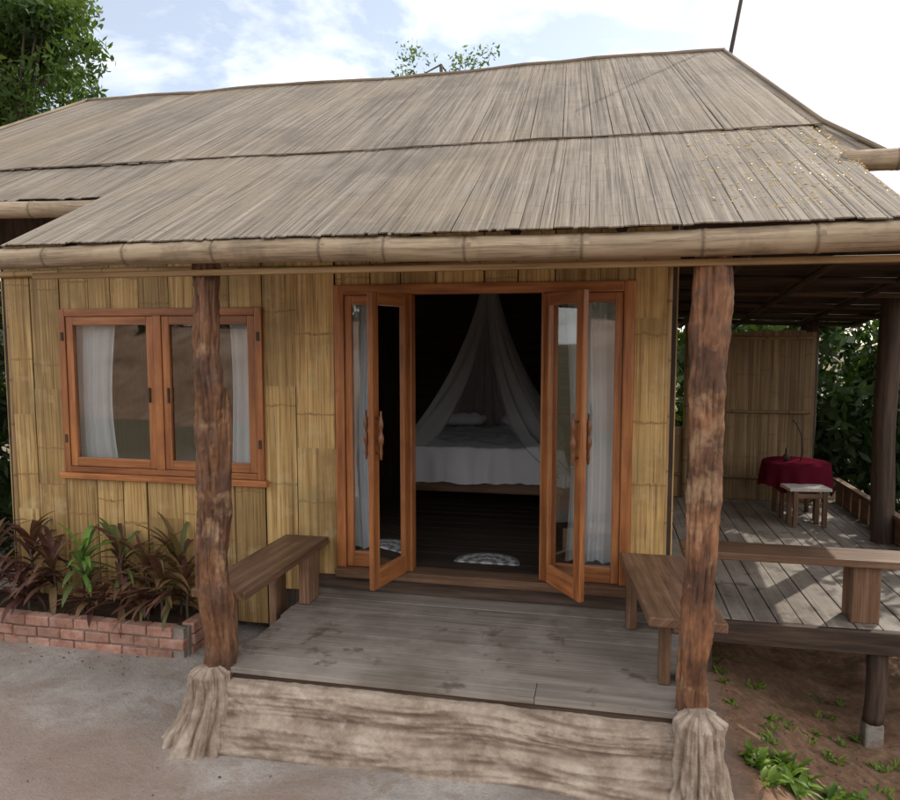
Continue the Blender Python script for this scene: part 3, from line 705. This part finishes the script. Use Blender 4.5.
# ------------------------------------------------------------ foliage
def leaves(name,mat,centers,rads,per,size,parent=None,rb=(0,1),flat=.7):
    Vs=[];Cs=[]
    for c,r in zip(centers,rads):
        n=per; d=np.random.normal(size=(n,3)); d/=np.linalg.norm(d,axis=1)[:,None]; rr=r*np.random.rand(n,1)**.45
        p=np.array(c)+d*rr*np.array([1,1,flat])
        a=np.random.normal(size=(n,3)); a[:,2]-=.3; a/=np.linalg.norm(a,axis=1)[:,None]
        b=np.cross(a,np.random.normal(size=(n,3))); b/=np.linalg.norm(b,axis=1)[:,None]
        s=size*np.random.uniform(.6,1.3,(n,1))
        q=np.stack([p-a*s,p+b*s*.38,p+a*s,p-b*s*.38],axis=1)
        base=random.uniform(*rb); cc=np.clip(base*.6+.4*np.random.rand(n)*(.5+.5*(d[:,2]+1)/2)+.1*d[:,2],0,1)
        Vs.append(q.reshape(-1,3)); Cs.append(np.repeat(cc,4))
    V=np.concatenate(Vs);C=np.concatenate(Cs);nf=len(V)//4
    me=bpy.data.meshes.new(name); me.vertices.add(len(V)); me.vertices.foreach_set('co',V.astype(np.float32).ravel())
    me.loops.add(nf*4); me.loops.foreach_set('vertex_index',np.arange(nf*4,dtype=np.int32))
    me.polygons.add(nf); me.polygons.foreach_set('loop_start',np.arange(0,nf*4,4,dtype=np.int32)); me.polygons.foreach_set('loop_total',np.full(nf,4,dtype=np.int32))
    me.update(calc_edges=True); me.validate()
    ca=me.color_attributes.new('rnd','FLOAT_COLOR','POINT'); arr=np.zeros((len(V),4),dtype=np.float32); arr[:,0]=C; arr[:,3]=1; ca.data.foreach_set('color',arr.ravel())
    me.materials.append(mat); o=bpy.data.objects.new(name,me); S.collection.objects.link(o)
    if parent: o.parent=parent
    return o
def tree(name,base,top,crown,cr,ncl,per,size,mat,tr=.18,clr=(.35,.7),rb=(0,1)):
    E=empty(name); mb=MB(); base=Vector(base);top=Vector(top)
    P=[base.lerp(top,i/9)+Vector((noise.noise(Vector((i*.3,base.x,0))),noise.noise(Vector((i*.3,base.x,5))),0))*.25 for i in range(10)]
    tube(mb,P,[tr*(1-.6*i/9) for i in range(10)],12,amp=.02)
    cs=[];rs=[]
    for i in range(ncl):
        d=Vector((random.gauss(0,1),random.gauss(0,1),random.gauss(0,1))).normalized()*(R()**.4)
        c=Vector(crown)+Vector((d.x*cr[0],d.y*cr[1],d.z*cr[2])); cs.append(tuple(c)); rs.append(U(*clr))
        if i%2==0:
            s=P[random.randint(5,9)]; mdl=s.lerp(c,.5)+Vector((0,0,-.15)); tube(mb,[s,mdl,c],[tr*.28,tr*.16,tr*.05],6)
    mb.build('trunk_and_limbs',M_bark,E,smooth=True)
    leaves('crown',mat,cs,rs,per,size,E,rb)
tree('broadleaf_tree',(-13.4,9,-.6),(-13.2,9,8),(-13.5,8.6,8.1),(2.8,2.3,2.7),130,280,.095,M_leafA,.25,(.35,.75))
tree('slender_tree',(-2.7,9,-.6),(-3.0,8.6,7.0),(-3.05,8.5,7.0),(1.15,.6,.6),20,26,.05,M_leafA,.07,(.15,.34),(.5,1))
tree('slender_tree',(4.9,7,-.9),(4.95,7,4.6),(4.9,7,4.7),(.8,.6,.6),12,30,.06,M_leafA,.05,(.15,.3),(.3,1))
def mass(name,n,fx,per,size,rr,rb=(0,1)):
    cs=[];rs=[]
    for i in range(n):
        cs.append(fx()); rs.append(U(*rr))
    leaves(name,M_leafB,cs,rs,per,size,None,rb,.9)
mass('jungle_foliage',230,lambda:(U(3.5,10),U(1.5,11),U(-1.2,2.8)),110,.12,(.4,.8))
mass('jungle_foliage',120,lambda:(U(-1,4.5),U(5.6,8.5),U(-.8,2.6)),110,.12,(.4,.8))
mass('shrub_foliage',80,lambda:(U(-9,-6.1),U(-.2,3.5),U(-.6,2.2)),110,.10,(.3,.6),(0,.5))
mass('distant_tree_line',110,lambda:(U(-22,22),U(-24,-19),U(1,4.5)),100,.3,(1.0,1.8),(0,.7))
mb=MB()
nx,ny=80,16; vs=[]
for j in range(ny+1):
    for i in range(nx+1):
        x=lerp(-30,30,i/nx); t=j/ny; y=lerp(-12,-30,t); vs.append((x,y+1.2*noise.noise(Vector((x*.15,0,0))),-.9+3.2*sm(0,.35,t)+.5*noise.noise(Vector((x*.4,y*.4,0)))))
fs=[(j*(nx+1)+i,j*(nx+1)+i+1,(j+1)*(nx+1)+i+1,(j+1)*(nx+1)+i) for j in range(ny) for i in range(nx)]
mb.add(vs,fs,[[(0,0)]*4]*len(fs),(.5,0)); mb.build('earth_bank',blot('bank_soil',[(.16,.09,.06),(.28,.18,.12),(.38,.29,.22)],.8),smooth=True,recalc=False)
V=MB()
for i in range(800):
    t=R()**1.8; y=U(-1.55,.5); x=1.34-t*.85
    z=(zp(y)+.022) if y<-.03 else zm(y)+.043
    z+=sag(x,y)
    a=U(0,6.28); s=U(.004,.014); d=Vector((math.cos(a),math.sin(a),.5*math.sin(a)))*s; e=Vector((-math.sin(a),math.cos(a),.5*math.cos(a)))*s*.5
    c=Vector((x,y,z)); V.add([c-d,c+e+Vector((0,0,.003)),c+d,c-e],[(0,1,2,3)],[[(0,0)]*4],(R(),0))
V.build('yellow_flecks',M_yel,recalc=False)  # small yellow flecks scattered over the right of the roof
V=MB()
for i in range(260):
    x=U(-4.5,1.2); y=U(-3.3,-1.75); 
    if R()<.4: x=U(.8,1.9); y=U(-1.2,0)
    elif R()<.3: x=U(-5,-3.2); y=U(-.9,-.6)
    a=U(0,6.28); s=U(.004,.013); d=Vector((math.cos(a),math.sin(a),0))*s; e=Vector((-math.sin(a),math.cos(a),0))*s*.6
    c=Vector((x,y,gz(x,y)+.006)); V.add([c-d,c+e+Vector((0,0,.006)),c+d,c-e],[(0,1,2,3)],[[(0,0)]*4],(R(),0))
V.build('ground_litter',M_bark,recalc=False)
mb=MB(); tube(mb,[(1.0,2.7,2.5),(1.16,2.7,4.5),(1.36,2.7,5.7)],[.03,.022,.018],10); mb.build('leaning_pole',M_dark,smooth=True)

# ------------------------------------------------------------ light
el=math.radians(38); az=math.atan2(.63,.473)
sd=Vector((math.cos(el)*math.cos(az),math.cos(el)*math.sin(az),math.sin(el)))
L=bpy.data.lights.new('sun','SUN'); L.energy=3.8; L.angle=math.radians(.5); L.color=(1,.93,.80)
lo=bpy.data.objects.new('sun',L); S.collection.objects.link(lo); lo.rotation_euler=(-sd).to_track_quat('-Z','Y').to_euler()
w=bpy.data.worlds.new('World'); S.world=w; w.use_nodes=True; nt=w.node_tree; nt.nodes.clear()
sky=nd(nt,'ShaderNodeTexSky',sky_type='NISHITA'); sky.sun_disc=False; sky.sun_elevation=el; sky.sun_rotation=math.pi/2-az
sky.air_density=1.0; sky.dust_density=1.0
tc=nd(nt,'ShaderNodeTexCoord'); sp=nd(nt,'ShaderNodeSeparateXYZ',{0:tc.outputs['Generated']})
zz=mth(nt,'ADD',mth(nt,'MAXIMUM',sp.outputs[2],0),.25)
pv=nd(nt,'ShaderNodeCombineXYZ',{0:mth(nt,'DIVIDE',sp.outputs[0],zz),1:mth(nt,'DIVIDE',sp.outputs[1],zz),2:0.})
cn=noi(nt,pv.outputs[0],1.5,6,.60,.3)
bias=mth(nt,'ADD',maprange(nt,sp.outputs[1],.5,-.3,0,.17),maprange(nt,sp.outputs[0],-.1,.5,0,.08))  # unseen cloud thickened behind the camera as added fill; more cloud at right
cf=maprange(nt,mth(nt,'ADD',cn,bias),.46,.80,.17,1.0)
col=mix(nt,cf,sky.outputs[0],(15.4,15.1,14.8))
bg=nd(nt,'ShaderNodeBackground',{0:col,1:.15}); nd(nt,'ShaderNodeOutputWorld',{0:bg.outputs[0]})

# ------------------------------------------------------------ camera
cam=bpy.data.cameras.new('camera'); co=bpy.data.objects.new('camera',cam); S.collection.objects.link(co); S.camera=co
cam.sensor_width=36; cam.lens=28.8; cam.clip_end=2000; cam.clip_start=.05
yaw=math.radians(12); p=math.radians(4.9)
fw=Vector((-math.sin(yaw)*math.cos(p),math.cos(yaw)*math.cos(p),-math.sin(p)))
co.location=(0,-5.23,1.87); co.rotation_euler=fw.to_track_quat('-Z','Y').to_euler()
S.view_settings.view_transform='Standard'; S.view_settings.look='None'; S.view_settings.exposure=0
